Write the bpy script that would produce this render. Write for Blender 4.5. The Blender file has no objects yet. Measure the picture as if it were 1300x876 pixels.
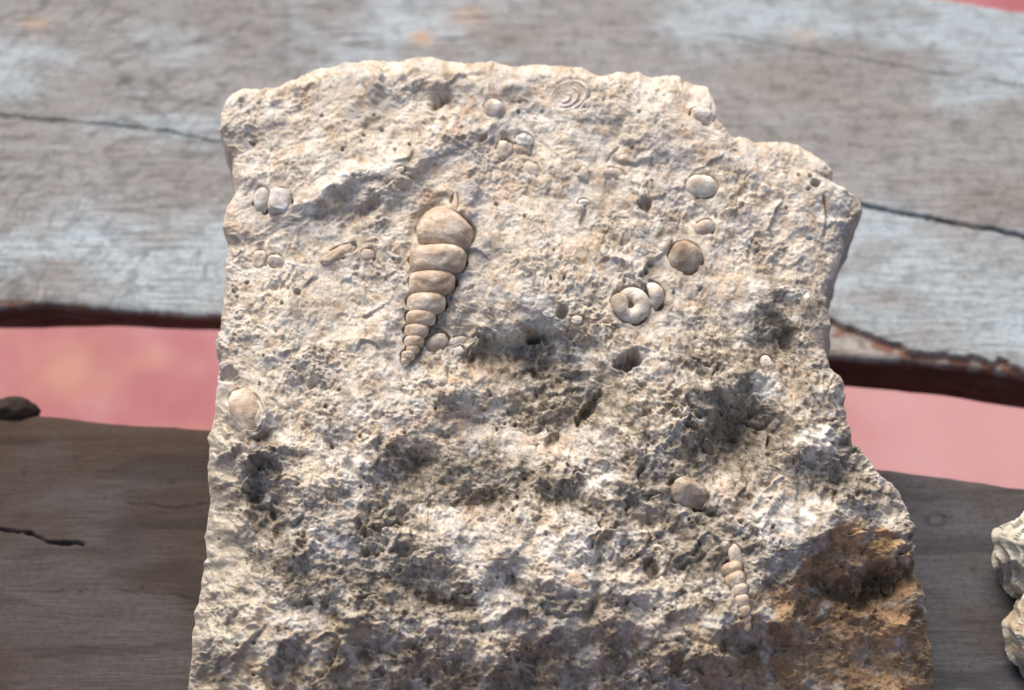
import bpy, bmesh, math, random
import numpy as np
from mathutils import Vector, Matrix

# ------------------------------------------------------------------ camera, light, exposure
scn = bpy.context.scene
col = scn.collection
ELEV = math.radians(55)          # the camera looks down at the bench
TILT = math.radians(12)          # the broad face of the rock leans towards the viewer
D0 = 0.60                        # metres from lens to the rock face
SC = 0.0003                      # one photograph pixel on the rock face, metres
Z0 = 0.085                       # height of the middle of the face over the planks
P0 = np.array([0, 0, Z0])
VD = np.array([0, math.cos(ELEV), -math.sin(ELEV)])
VU = np.array([0, math.sin(ELEV), math.cos(ELEV)])
VR = np.array([1.0, 0, 0])
CAM = P0 - D0 * VD
cd = bpy.data.cameras.new('camera'); cam = bpy.data.objects.new('camera', cd); col.objects.link(cam)
cam.location = CAM
cam.rotation_euler = (math.pi / 2 - ELEV, 0, 0)
cd.sensor_width = 36; cd.lens = 36 * D0 / (1300 * SC)
cd.clip_start = 0.01; cd.clip_end = 200
cd.dof.use_dof = True; cd.dof.focus_distance = D0 - 0.012; cd.dof.aperture_fstop = 6.3
scn.camera = cam

SUN_EL, SUN_AZ = math.radians(47), math.radians(-22)     # from behind the bench, a little left
w = bpy.data.worlds.new('World'); scn.world = w; w.use_nodes = True
nt = w.node_tree; nt.nodes.clear()
sky = nt.nodes.new('ShaderNodeTexSky'); sky.sky_type = 'NISHITA'; sky.sun_disc = False
sky.sun_elevation = SUN_EL; sky.sun_rotation = SUN_AZ
sky.air_density = 0.65; sky.dust_density = 6.0; sky.ozone_density = 0.3
bg = nt.nodes.new('ShaderNodeBackground'); bg.inputs[1].default_value = 0.125
wo = nt.nodes.new('ShaderNodeOutputWorld')
nt.links.new(sky.outputs[0], bg.inputs[0]); nt.links.new(bg.outputs[0], wo.inputs[0])
sd = bpy.data.lights.new('sun', 'SUN'); sun = bpy.data.objects.new('sun', sd); col.objects.link(sun)
sd.energy = 1.05; sd.angle = math.radians(42); sd.color = (1.0, 0.97, 0.92)
sv = Vector((math.sin(SUN_AZ) * math.cos(SUN_EL), math.cos(SUN_AZ) * math.cos(SUN_EL), math.sin(SUN_EL)))
sun.rotation_euler = sv.to_track_quat('Z', 'Y').to_euler(); sun.location = (-0.5, 1.5, 2)
vs = scn.view_settings; vs.view_transform = 'Standard'; vs.look = 'None'; vs.gamma = 1; vs.exposure = 0.98
vs.use_curve_mapping = False

# ------------------------------------------------------------------ helpers
NRM = np.array([0, -math.sin(TILT), math.cos(TILT)])

def ray(px, py):
    px = np.asarray(px, float); py = np.asarray(py, float)
    return (VD * D0 + VR * ((px - 650) * SC)[..., None] + VU * ((438 - py) * SC)[..., None])

def on_plane(px, py, h=0.0, n=NRM, p=P0):
    """point of the plane (shifted by h along its normal) measured at a photograph pixel"""
    d = ray(px, py)
    t = ((p - CAM) @ n + h) / (d @ n)
    return CAM + d * t[..., None]

ZUP = np.array([0, 0, 1.0])
def on_level(px, py, z):
    return on_plane(px, py, 0.0, ZUP, np.array([0, 0, z]))

_rng = np.random.RandomState(7)
_perm = np.concatenate([_rng.permutation(256)] * 3)
_ga = _rng.rand(256) * 2 * np.pi
_gx, _gy = np.cos(_ga), np.sin(_ga)
def perlin(x, y, seed=0):
    xi = np.floor(x).astype(int); yi = np.floor(y).astype(int)
    xf = x - xi; yf = y - yi
    xi = (xi + seed * 37) & 255; yi = (yi + seed * 91) & 255
    def g(i, j, fx, fy):
        k = _perm[_perm[(xi + i) & 255] + ((yi + j) & 255)] & 255
        return _gx[k] * fx + _gy[k] * fy
    u = xf * xf * xf * (xf * (xf * 6 - 15) + 10); v = yf * yf * yf * (yf * (yf * 6 - 15) + 10)
    a = g(0, 0, xf, yf) * (1 - u) + g(1, 0, xf - 1, yf) * u
    b = g(0, 1, xf, yf - 1) * (1 - u) + g(1, 1, xf - 1, yf - 1) * u
    return (a * (1 - v) + b * v) * 1.5
def fbm(x, y, wl, octs, seed=0, gain=0.55):
    s = 0; amp = 1
    for i in range(octs):
        s = s + amp * perlin(x / wl, y / wl, seed + i); amp *= gain; wl /= 2.03
    return s
def worley(x, y, seed=0):
    xi = np.floor(x).astype(int); yi = np.floor(y).astype(int)
    f1 = np.full(x.shape, 9.0)
    for i in (-1, 0, 1):
        for j in (-1, 0, 1):
            cx = xi + i; cy = yi + j
            k = _perm[_perm[(cx + seed * 13) & 255] + (cy & 255)]
            px = cx + ((_perm[k + 17] & 255) / 255.0); py = cy + ((_perm[k + 91] & 255) / 255.0)
            f1 = np.minimum(f1, np.hypot(x - px, y - py))
    return f1
def sstep(a, b, x):
    t = np.clip((x - a) / (b - a), 0, 1); return t * t * (3 - 2 * t)
def ell(A, B, cx, cy, rx, ry, rot=0):
    r = math.radians(rot); c, s = math.cos(r), math.sin(r)
    dx, dy = A - cx, B - cy
    return np.sqrt(((dx * c + dy * s) / rx) ** 2 + ((-dx * s + dy * c) / ry) ** 2)
def gau(A, B, cx, cy, rx, ry, rot=0):
    return np.exp(-ell(A, B, cx, cy, rx, ry, rot) ** 2)
def polyd(A, B, pts):
    d = np.full(A.shape, 1e9)
    for (x0, y0), (x1, y1) in zip(pts[:-1], pts[1:]):
        vx, vy = x1 - x0, y1 - y0
        t = np.clip(((A - x0) * vx + (B - y0) * vy) / (vx * vx + vy * vy + 1e-9), 0, 1)
        d = np.minimum(d, np.hypot(A - x0 - t * vx, B - y0 - t * vy))
    return d

def grid_faces(nr, nc, off=0, flip=False):
    i, j = np.meshgrid(np.arange(nr - 1), np.arange(nc - 1), indexing='ij')
    a = (i * nc + j).ravel() + off
    q = np.stack([a, a + nc, a + nc + 1, a + 1], 1)
    return q[:, ::-1] if flip else q
def mesh_np(name, V, quads, smooth=True, extra=None):
    me = bpy.data.meshes.new(name)
    me.vertices.add(len(V)); me.vertices.foreach_set('co', np.ascontiguousarray(V, dtype=np.float32).ravel())
    loops = quads.ravel(); starts = np.arange(len(quads)) * quads.shape[1]; tot = np.full(len(quads), quads.shape[1])
    if extra is not None:
        starts = np.concatenate([starts, [len(loops)]]); tot = np.concatenate([tot, [len(extra)]])
        loops = np.concatenate([loops, extra])
    me.loops.add(len(loops)); me.loops.foreach_set('vertex_index', loops.astype(np.int32))
    me.polygons.add(len(starts)); me.polygons.foreach_set('loop_start', starts.astype(np.int32))
    me.polygons.foreach_set('loop_total', tot.astype(np.int32))
    me.update(calc_edges=True); me.validate()
    if smooth: me.polygons.foreach_set('use_smooth', np.ones(len(me.polygons), bool))
    return me
def add_col(me, C, name='tint'):
    at = me.color_attributes.new(name, 'FLOAT_COLOR', 'POINT')
    at.data.foreach_set('color', np.concatenate([C, np.ones((len(C), 1))], 1).astype(np.float32).ravel())
def obj(name, me, mat=None, parent=None):
    o = bpy.data.objects.new(name, me); col.objects.link(o)
    if mat and me is not None: me.materials.append(mat)
    if parent is not None:
        o.parent = parent
        o.matrix_parent_inverse = parent.matrix_basis.inverted() if parent.parent is None else Matrix.Identity(4)
    return o
def box_mesh(name, x0, x1, y0, y1, z0, z1, bev=0.003):
    bm = bmesh.new(); bmesh.ops.create_cube(bm, size=1)
    for v in bm.verts:
        v.co = Vector((x0 + (v.co.x + .5) * (x1 - x0), y0 + (v.co.y + .5) * (y1 - y0), z0 + (v.co.z + .5) * (z1 - z0)))
    bmesh.ops.bevel(bm, geom=bm.edges[:], offset=bev, segments=2, affect='EDGES')
    me = bpy.data.meshes.new(name); bm.to_mesh(me); bm.free(); return me
def sstack(*cs): return np.stack(cs, -1)

# ------------------------------------------------------------------ materials
def new_mat(name, rough=0.9, spec=0.2):
    m = bpy.data.materials.new(name); m.use_nodes = True
    b = m.node_tree.nodes['Principled BSDF']
    b.inputs['Roughness'].default_value = rough; b.inputs['Specular IOR Level'].default_value = spec
    return m, m.node_tree, b
def node(t, typ, **kw):
    n = t.nodes.new(typ)
    for k, v in kw.items():
        if k in n.inputs: n.inputs[k].default_value = v
        else: setattr(n, k, v)
    return n
def mixc(t, fac, a, b, mode='MIX'):
    n = t.nodes.new('ShaderNodeMix'); n.data_type = 'RGBA'; n.blend_type = mode
    for i, v in ((0, fac), (6, a), (7, b)):
        if hasattr(v, 'is_output'): t.links.new(v, n.inputs[i])
        else: n.inputs[i].default_value = v if not isinstance(v, tuple) else (*v, 1)[:4]
    return n.outputs[2]
def ramp(t, src, stops):
    n = t.nodes.new('ShaderNodeValToRGB'); e = n.color_ramp.elements
    for k, (p, c) in enumerate(stops):
        if k < 2: q = e[k]; q.position = p
        else: q = e.new(p)
        q.color = (*c, 1) if isinstance(c, tuple) else (c, c, c, 1)
    t.links.new(src, n.inputs[0]); return n.outputs[0]
def noise(t, vec, scale, detail=4, rough=0.6, dist=0.0):
    n = node(t, 'ShaderNodeTexNoise', Scale=scale, Detail=detail, Roughness=rough, Distortion=dist)
    t.links.new(vec, n.inputs['Vector']); return n.outputs['Fac']
def mapping(t, src, sc, rot=(0, 0, 0)):
    n = t.nodes.new('ShaderNodeMapping'); n.inputs['Scale'].default_value = sc; n.inputs['Rotation'].default_value = rot
    t.links.new(src, n.inputs[0]); return n.outputs[0]

def stone_mat(name, bump=0.5, mott=0.35):
    m, t, b = new_mat(name, 0.95, 0.15)
    at = node(t, 'ShaderNodeVertexColor', layer_name='tint'); tc = t.nodes.new('ShaderNodeTexCoord').outputs['Object']
    f = noise(t, tc, 900, 5, 0.7); g = noise(t, tc, 260, 4, 0.6)
    c = mixc(t, mott, at.outputs[0], ramp(t, f, [(0.32, 0.30), (0.62, 1.0)]), 'MULTIPLY')
    c = mixc(t, 0.25, c, ramp(t, g, [(0.35, (0.75, 0.62, 0.5)), (0.6, (1, 1, 1))]), 'MULTIPLY')
    t.links.new(c, b.inputs['Base Color'])
    bp = node(t, 'ShaderNodeBump', Strength=bump, Distance=0.0006)
    t.links.new(f, bp.inputs['Height']); t.links.new(bp.outputs[0], b.inputs['Normal'])
    return m
M_rock = stone_mat('limestone', 0.7, 0.4)

def shell_mat(name, c1, c2, c3):
    m, t, b = new_mat(name, 0.7, 0.3)
    tc = t.nodes.new('ShaderNodeTexCoord').outputs['Object']
    f = noise(t, tc, 190, 5, 0.62); g = noise(t, tc, 1100, 4, 0.7); s = noise(t, tc, 420, 3, 0.5)
    c = ramp(t, f, [(0.36, c3), (0.5, c1), (0.62, c2)])
    c = mixc(t, 0.5, c, ramp(t, noise(t, tc, 75, 4, 0.6), [(0.38, (0.72, 0.60, 0.48)), (0.56, (1, 1, 1))]), 'MULTIPLY')
    c = mixc(t, 0.3, c, ramp(t, g, [(0.36, 0.5), (0.55, 1.0)]), 'MULTIPLY')
    c = mixc(t, ramp(t, s, [(0.60, 0.0), (0.70, 0.45)]), c, (0.30, 0.21, 0.13))
    t.links.new(c, b.inputs['Base Color'])
    bp = node(t, 'ShaderNodeBump', Strength=0.55, Distance=0.0007)
    ad = t.nodes.new('ShaderNodeMath'); ad.operation = 'ADD'; t.links.new(g, ad.inputs[0]); t.links.new(s, ad.inputs[1])
    t.links.new(ad.outputs[0], bp.inputs['Height']); t.links.new(bp.outputs[0], b.inputs['Normal'])
    return m
M_sh = {'tan': shell_mat('shell_tan', (0.52, 0.425, 0.325), (0.64, 0.555, 0.45), (0.42, 0.32, 0.225)),
        'pale': shell_mat('shell_pale', (0.62, 0.56, 0.48), (0.71, 0.67, 0.60), (0.52, 0.44, 0.35)),
        'grey': shell_mat('shell_grey', (0.57, 0.55, 0.52), (0.65, 0.64, 0.62), (0.46, 0.42, 0.37)),
        'brown': shell_mat('shell_brown', (0.44, 0.36, 0.27), (0.55, 0.48, 0.39), (0.31, 0.23, 0.16))}

def wood_mat(name, saw):
    m, t, b = new_mat(name, 0.8, 0.25)
    at = node(t, 'ShaderNodeVertexColor', layer_name='tint').outputs[0]
    tc = t.nodes.new('ShaderNodeTexCoord').outputs['Object']
    g1 = noise(t, mapping(t, tc, (22, 260, 90)), 1.0, 6, 0.65, 0.6)
    g2 = noise(t, mapping(t, tc, (90, 900, 300)), 1.0, 4, 0.7)
    big = noise(t, mapping(t, tc, (9, 26, 9)), 1.0, 5, 0.65, 0.4)
    spk = noise(t, tc, 420, 4, 0.7)
    c = mixc(t, 0.25 if saw else 0.4, at, ramp(t, g1, [(0.32, (0.45, 0.40, 0.36)), (0.56, (1, 1, 1))]), 'MULTIPLY')
    c = mixc(t, 0.45, c, ramp(t, g2, [(0.36, 0.45), (0.58, 1.0)]), 'MULTIPLY')
    c = mixc(t, 0.5, c, ramp(t, big, [(0.34, (0.68, 0.63, 0.58)), (0.52, (1, 1, 1)), (0.68, (1.12, 1.14, 1.16))]), 'MULTIPLY')
    c = mixc(t, 0.45, c, ramp(t, spk, [(0.34, 0.4), (0.55, 1.0)]), 'MULTIPLY')
    if saw:
        sp = t.nodes.new('ShaderNodeSeparateXYZ'); t.links.new(tc, sp.inputs[0])
        lm = ramp(t, sp.outputs[0], [(0.0, 1.0), (0.04, 0.35)])
        scr = noise(t, mapping(t, tc, (26, 480, 60), (0, 0, math.radians(-50))), 1.0, 3, 0.55, 0.15)
        msk = noise(t, tc, 26, 3, 0.5)
        sc_ = mixc(t, 1.0, ramp(t, scr, [(0.57, 0.0), (0.64, 1.0)]), ramp(t, msk, [(0.36, 0.0), (0.56, 1.0)]), 'MULTIPLY')
        sc_ = mixc(t, 1.0, sc_, lm, 'MULTIPLY')
        c = mixc(t, mixc(t, 1.0, sc_, (0.9, 0.9, 0.9), 'MULTIPLY'), c, (0.09, 0.085, 0.08))
        wv = noise(t, mapping(t, tc, (45, 420, 200), (0, 0, 0.09)), 1.0, 5, 0.7)
        c = mixc(t, 0.55, c, ramp(t, wv, [(0.36, (0.50, 0.45, 0.41)), (0.52, (1, 1, 1)), (0.66, (1.10, 1.11, 1.12))]), 'MULTIPLY')
    ad = t.nodes.new('ShaderNodeMath'); ad.operation = 'ADD'
    t.links.new(g1, ad.inputs[0]); t.links.new(g2, ad.inputs[1])
    t.links.new(c, b.inputs['Base Color'])
    bp = node(t, 'ShaderNodeBump', Strength=0.45, Distance=0.0008)
    t.links.new(ad.outputs[0], bp.inputs['Height']); t.links.new(bp.outputs[0], b.inputs['Normal'])
    return m
M_wood1 = wood_mat('weathered_grey_wood', True)
M_wood2 = wood_mat('dark_brown_wood', False)
M_beam, t_, b_ = new_mat('beam_wood'); 
tc_ = t_.nodes.new('ShaderNodeTexCoord').outputs['Object']
t_.links.new(ramp(t_, noise(t_, mapping(t_, tc_, (60, 12, 60)), 1, 5), [(0.3, (0.05, 0.035, 0.025)), (0.7, (0.14, 0.10, 0.075))]), b_.inputs['Base Color'])
M_floor, t_, b_ = new_mat('pink_floor_paint', 0.6, 0.3)
tc_ = t_.nodes.new('ShaderNodeTexCoord').outputs['Object']
c_ = ramp(t_, noise(t_, tc_, 9, 6, 0.7), [(0.34, (0.235, 0.060, 0.070)), (0.5, (0.275, 0.084, 0.096)), (0.66, (0.315, 0.145, 0.155))])
c_ = mixc(t_, ramp(t_, noise(t_, tc_, 16, 3, 0.5), [(0.52, 0.0), (0.74, 0.42)]), c_, (0.40, 0.24, 0.13))
c_ = mixc(t_, ramp(t_, noise(t_, tc_, 11, 3, 0.5, 1.0), [(0.60, 0.0), (0.75, 0.5)]), c_, (0.24, 0.085, 0.09))
glare_pt = on_level(np.array([1330.]), np.array([560.]), -0.45)[0]
mp_ = t_.nodes.new('ShaderNodeMapping'); mp_.inputs['Location'].default_value = (-glare_pt[0] * 4.2, -glare_pt[1] * 4.2, 0); mp_.inputs['Scale'].default_value = (4.2, 4.2, 0)
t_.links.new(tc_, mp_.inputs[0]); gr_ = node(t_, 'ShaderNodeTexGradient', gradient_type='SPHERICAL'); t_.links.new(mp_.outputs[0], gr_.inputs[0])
c_ = mixc(t_, ramp(t_, gr_.outputs['Fac'], [(0.0, 0.0), (0.6, 0.75)]), c_, (0.40, 0.225, 0.225))  # paler patch paints the glare on the right into the floor colour
t_.links.new(c_, b_.inputs['Base Color'])

# ------------------------------------------------------------------ setting: the floor under the bench
FZ = -0.45
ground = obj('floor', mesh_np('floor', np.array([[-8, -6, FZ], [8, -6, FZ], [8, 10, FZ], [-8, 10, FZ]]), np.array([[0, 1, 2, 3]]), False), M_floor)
ground['kind'] = 'structure'; ground['label'] = 'pink painted floor far below the gap between the planks'; ground['category'] = 'floor'

# ------------------------------------------------------------------ the bench: two weathered planks on bearers
bench = bpy.data.objects.new('wooden_bench', None); col.objects.link(bench); bench.location = (0, 0, FZ)
bench['label'] = 'weathered wooden bench of two rough planks with a gap between them'; bench['category'] = 'bench'
bpy.context.view_layer.update()

def curve_on(pts, z, xs):
    """edge curve: photograph measurements laid on the level z, then y as a function of x"""
    p = on_level(np.array([q[0] for q in pts]), np.array([q[1] for q in pts]), z)
    o = np.argsort(p[:, 0]); return np.interp(xs, p[o, 0], p[o, 1])

def plank(kind):
    xs = np.unique(np.concatenate([np.linspace(-0.62, -0.30, 60), np.linspace(-0.30, 0.30, 640), np.linspace(0.30, 0.62, 60)]))
    T = 0.032
    if kind == 'far':
        front = curve_on([(-900, 360), (-300, 374), (-100, 383), (0, 389), (60, 386), (130, 392), (200, 397), (280, 401), (680, 425), (1050, 446),
                          (1100, 450), (1150, 453), (1200, 459), (1250, 463), (1300, 472), (1400, 486), (2200, 600)], 0, xs)
        low = curve_on([(-900, 400), (-100, 414), (0, 417), (150, 415), (280, 419), (680, 450), (1070, 490), (1200, 503), (1300, 519), (1400, 536), (2200, 650)], -T, xs)
        back = curve_on([(-900, -150), (0, -75), (650, -48), (1000, -22), (1220, 0), (1300, 14), (1500, 50), (2200, 170)], 0, xs)
        nv = 300
    else:
        back = curve_on([(-900, 500), (-300, 512), (-100, 521), (0, 526), (45, 523), (150, 533), (270, 543), (680, 565), (1120, 592), (1200, 601), (1300, 616), (1400, 634), (2200, 740)], 0, xs)
        front = np.full(xs.shape, -0.235) + 0.004 * np.sin(xs * 21); low = front + 0.006
        nv = 380
    wob = fbm(xs * 1000, xs * 0 + 3.3, 40, 4, 11) * 0.0009
    front = front + wob; back = back + fbm(xs * 1000, xs * 0 + 9.1, 40, 4, 15) * 0.0009
    v = np.linspace(0, 1, nv)
    X = np.repeat(xs[None, :], nv, 0); Y = front[None] + (back - front)[None] * v[:, None]
    P = np.stack([X, Y, np.zeros_like(X)], -1)
    # photograph measure of each point, for cracks and stains
    d = P - CAM; dep = d @ VD
    A = 650 + (d @ VR) / dep * D0 / SC; B = 438 - (d @ VU) / dep * D0 / SC
    Z = fbm(X * 1000, Y * 1000 * 2.2, 90, 3, 21) * 0.0004
    Xm, Ym = X * 1000, Y * 1000
    grain = fbm(Xm * 0.12, Ym * 1.0, 7, 4, 31)
    Z += grain * 0.00008
    if kind == 'far':
        C = np.empty(X.shape + (3,))
        base = np.array([0.262, 0.262, 0.260]); blue = np.array([0.345, 0.405, 0.435]); warm = np.array([0.235, 0.208, 0.185])
        mb = fbm(Xm * 0.6, Ym * 1.3, 60, 5, 41)
        k = sstep(-0.5, 0.6, mb + 0.9 * gau(A, B, 1150, 350, 260, 75, 8) + 0.9 * sstep(0, 40, (20 + (A - 760) * 0.16) - B) * sstep(640, 800, A)
                  + 0.35 * gau(A, B, 120, 310, 200, 50, 3) - 0.5 * gau(A, B, 1000, 160, 300, 60, 8) - 0.3)
        C[:] = base + (blue - base) * k[..., None]
        kw = sstep(0.25, 0.8, fbm(Xm * 0.5, Ym, 45, 4, 47)); C += (warm - C) * (kw * 0.5)[..., None]
        # saw marks: arcs across the grain, worn and broken
        R = np.hypot(A - 560, (B - 640) * 1.15) + fbm(A, B, 90, 3, 51) * 16 + fbm(A, B, 25, 2, 57) * 4
        s = np.abs(perlin(R / 17, np.arctan2(B - 640, A - 560) * 3.2, 53))
        lines = (1 - sstep(0.0, 0.14, s)) * sstep(0.0, 0.35, fbm(A, B, 60, 3, 55) + 0.35) * sstep(560, 330, A)
        s2 = np.abs(perlin(((A - 900) * 0.55 + (B - 300) * 1.1) / 16 + fbm(A, B, 60, 2, 59), (A - B) / 240, 61))
        lines = np.maximum(lines, 0.5 * (1 - sstep(0, 0.09, s2)) * sstep(0.1, 0.5, fbm(A, B, 70, 3, 63)) * sstep(950, 1100, A))
        mot = sstep(0.05, 0.6, fbm(A, B * 1.3, 22, 4, 65)); C *= (1 - 0.22 * mot)[..., None]
        Z -= lines * 0.00012; C *= (1 - 0.38 * lines)[..., None]
        # drying cracks
        def jit(p, n): return p
        for pts, wd, dp in (([(-60, 140), (60, 152), (130, 158), (200, 164), (245, 174), (300, 185), (420, 200)], 1.3, 0.003),
                            ([(100, 118), (180, 126), (270, 133), (340, 140)], 0.9, 0.001),
                            ([(1040, 252), (1090, 258), (1150, 272), (1190, 278), (1215, 285), (1260, 291), (1300, 300), (1400, 322)], 2.3, 0.006),
                            ([(860, 36), (920, 45), (1000, 60), (1090, 74), (1180, 92), (1300, 108)], 1.6, 0.0005)):
            dd = polyd(A, B + fbm(A, B * 0, 30, 3, 71) * 3, pts) + fbm(A, B, 9, 2, 73) * 0.8
            tap = sstep(pts[0][0] - 5, pts[0][0] + 90, A) * (0.35 + 0.65 * sstep(-0.5, 0.3, fbm(A, B * 0, 60, 3, 77)))
            mk = (1 - sstep(wd * 0.4, wd * 1.5, dd)) * tap
            Z -= mk * dp; C *= (1 - 0.55 * mk)[..., None]
        # worm dent, resin spots
        for cx, cy, rx, ry, f in ((160, 100, 11, 7, 0.5), (205, 60, 7, 5, .2), (350, 68, 12, 8, .3), (1215, 160, 12, 9, .3)):
            C *= (1 - f * np.clip(gau(A, B, cx, cy, rx, ry) * 1.4, 0, 1))[..., None]
        og = np.clip(gau(A, B, 535, 48, 14, 9) * 0.8 + gau(A, B, 595, 22, 26, 14) * 0.4 + gau(A, B, 1020, 45, 22, 10) * 0.3 + gau(A, B, 45, 30, 20, 9) * .4, 0, .8)
        C += (np.array([0.50, 0.30, 0.17]) - C) * og[..., None]
        # splintered lower lip on the right: a layer has broken off along the edge
        lip = np.interp(A, [-500, -40, 30, 120, 250, 960, 1040, 1058, 1080, 1108, 1128, 1146, 1152, 1166, 1200, 1226, 1236, 1262, 1268, 1300, 1420],
                        [378, 384, 381, 389, 398, 400, 402, 405, 415, 424, 433, 436, 444, 447, 449, 453, 450, 461, 452, 470, 480])
        lip = lip + fbm(A, A * 0, 14, 3, 81) * 3.0
        below = B - lip
        st = sstep(-1.5, 2.5, below); Z -= st * 0.0022 * sstep(-0.02, 0.02, X) + st * 0.0006
        raw = st * (1 - sstep(4, 16, below + fbm(A, B, 18, 3, 83) * 9))
        C += (np.array([0.25, 0.115, 0.07]) - C) * (raw * 0.9)[..., None]
        pale = st * sstep(6, 16, below + fbm(A, B, 18, 3, 83) * 9) * sstep(-0.02, 0.02, X)
        C += (np.array([0.42, 0.38, 0.33]) - C) * (pale * 0.6)[..., None]
    else:
        C = np.empty(X.shape + (3,))
        b1 = np.array([0.053, 0.038, 0.030]); b2 = np.array([0.088, 0.088, 0.096]); b3 = np.array([0.045, 0.025, 0.014])
        k = np.clip(sstep(-0.4, 0.6, fbm(Xm * 0.5, Ym, 50, 4, 101)) * 0.5 + 0.7 * sstep(900, 1150, A) - 0.1 + 0.25 * gau(A, B, 60, 720, 160, 30), 0, 1)
        C[:] = b1 + (b2 - b1) * k[..., None]
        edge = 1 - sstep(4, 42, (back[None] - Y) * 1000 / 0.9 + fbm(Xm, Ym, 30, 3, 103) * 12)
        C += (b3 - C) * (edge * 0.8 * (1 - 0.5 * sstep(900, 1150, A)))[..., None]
        streak = sstep(0.1, 0.6, fbm(Xm * 0.16, Ym * 1.2, 14, 4, 105)); C *= (1 - 0.35 * streak)[..., None]
        for pts, wd, dp, f in (([(-80, 668), (0, 672), (30, 676), (60, 686), (85, 691), (104, 690)], 2.4, 0.0022, .8),
                               ([(165, 638), (200, 642), (222, 648), (250, 640), (285, 636)], 1.4, 0.0005, .45),
                               ([(-50, 745), (40, 752), (140, 748), (250, 760)], 1.3, 0.0003, .35),
                               ([(1198, 657), (1215, 656)], 1.2, 0.0006, .3)):
            dd = polyd(A, B + fbm(A, A * 0, 26, 4, 106) * 3.5, pts) + fbm(A, B, 8, 2, 107) * 0.9
            wv_ = wd * (0.55 + 0.6 * sstep(-0.4, 0.5, fbm(A, A * 0 + 2.2, 34, 2, 108)))
            mk = 1 - sstep(wv_ * 0.3, wv_ * 1.4, dd); Z -= mk * dp; C *= (1 - f * mk)[..., None]
        e = ell(A, B, 155, 690, 33, 27, -20) + fbm(A, B, 24, 3, 109) * 0.35
        C += (np.array([0.042, 0.041, 0.042]) - C) * (0.6 * (1 - sstep(0.65, 1.1, e)))[..., None]
        e = ell(A, B, 1188, 660, 12, 7.5); rg = np.exp(-((e - 1) / 0.3) ** 2); C *= (1 - 0.4 * rg)[..., None]
        for cx, cy, r in ((1233, 677, 3.5), (97, 580, 3), (218, 612, 4), (102, 752, 3), (1236, 722, 4), (1130, 730, 5), (30, 600, 3), (180, 745, 3)):
            C *= (1 - 0.5 * gau(A, B, cx, cy, r, r * .8))[..., None]
    # rounded arrises
    de = np.minimum((Y - front[None]), (back[None] - Y))
    rr = 0.004 if kind == 'far' else 0.007
    q = np.clip(1 - de / rr, 0, 1); Z -= rr * 0.55 * (1 - np.sqrt(1 - q * q * 0.98))
    P[..., 2] = Z
    # close the plank: front side, underside, back side
    rows = [P]
    cols = [C]
    nrow = 14
    side_c = np.array([0.085, 0.047, 0.028]) if kind == 'far' else np.array([0.08, 0.055, 0.04])
    fr = []; frc = []
    for i in range(nrow, 0, -1):
        f = i / nrow
        yy = front + (low - front) * f + fbm(xs * 1000, xs * 0 + i * 3.0, 30, 3, 120) * 0.0006
        zz = P[0, :, 2] + (-T - P[0, :, 2]) * f
        fr.append(np.stack([xs, yy, zz], -1))
        c = side_c * (1 + 0.35 * fbm(xs * 1000 * 0.2, xs * 0 + i * 5.0, 12, 3, 122))[:, None]
        if i <= 1: c = c * 0.4 + C[0] * 0.6
        frc.append(c)
    bk = []; bkc = []
    for i in range(1, 7):
        f = i / 6
        bk.append(np.stack([xs, back + 0.002 * math.sin(f * 3.1), P[-1, :, 2] + (-T - P[-1, :, 2]) * f], -1)); bkc.append(np.repeat(side_c[None], len(xs), 0))
    allP = np.concatenate([np.array(fr), P, np.array(bk)], 0); allC = np.concatenate([np.array(frc), C, np.array(bkc)], 0)
    nr, nc = allP.shape[:2]
    F = grid_faces(nr, nc, flip=True)
    # underside strip + end caps
    lo = np.arange(nc); hi = (nr - 1) * nc + np.arange(nc)
    under = np.stack([hi[:-1], lo[:-1], lo[1:], hi[1:]], 1)[:, ::-1]
    F = np.concatenate([F, under], 0)
    me = mesh_np('plank', allP.reshape(-1, 3), F, True)
    bm = bmesh.new(); bm.from_mesh(me)
    bmesh.ops.holes_fill(bm, edges=[e for e in bm.edges if e.is_boundary], sides=0)
    bmesh.ops.recalc_face_normals(bm, faces=bm.faces[:])
    bm.to_mesh(me); bm.free()
    add_col(me, np.clip(allC.reshape(-1, 3), 0.01, 0.9))
    return me

pl_far = obj('plank', plank('far'), M_wood1, bench)
pl_far['label'] = 'wide silver grey plank with cracks and a splintered lower lip'
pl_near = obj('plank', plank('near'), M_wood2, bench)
pl_near['label'] = 'darker brown grey plank under the rock'

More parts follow.
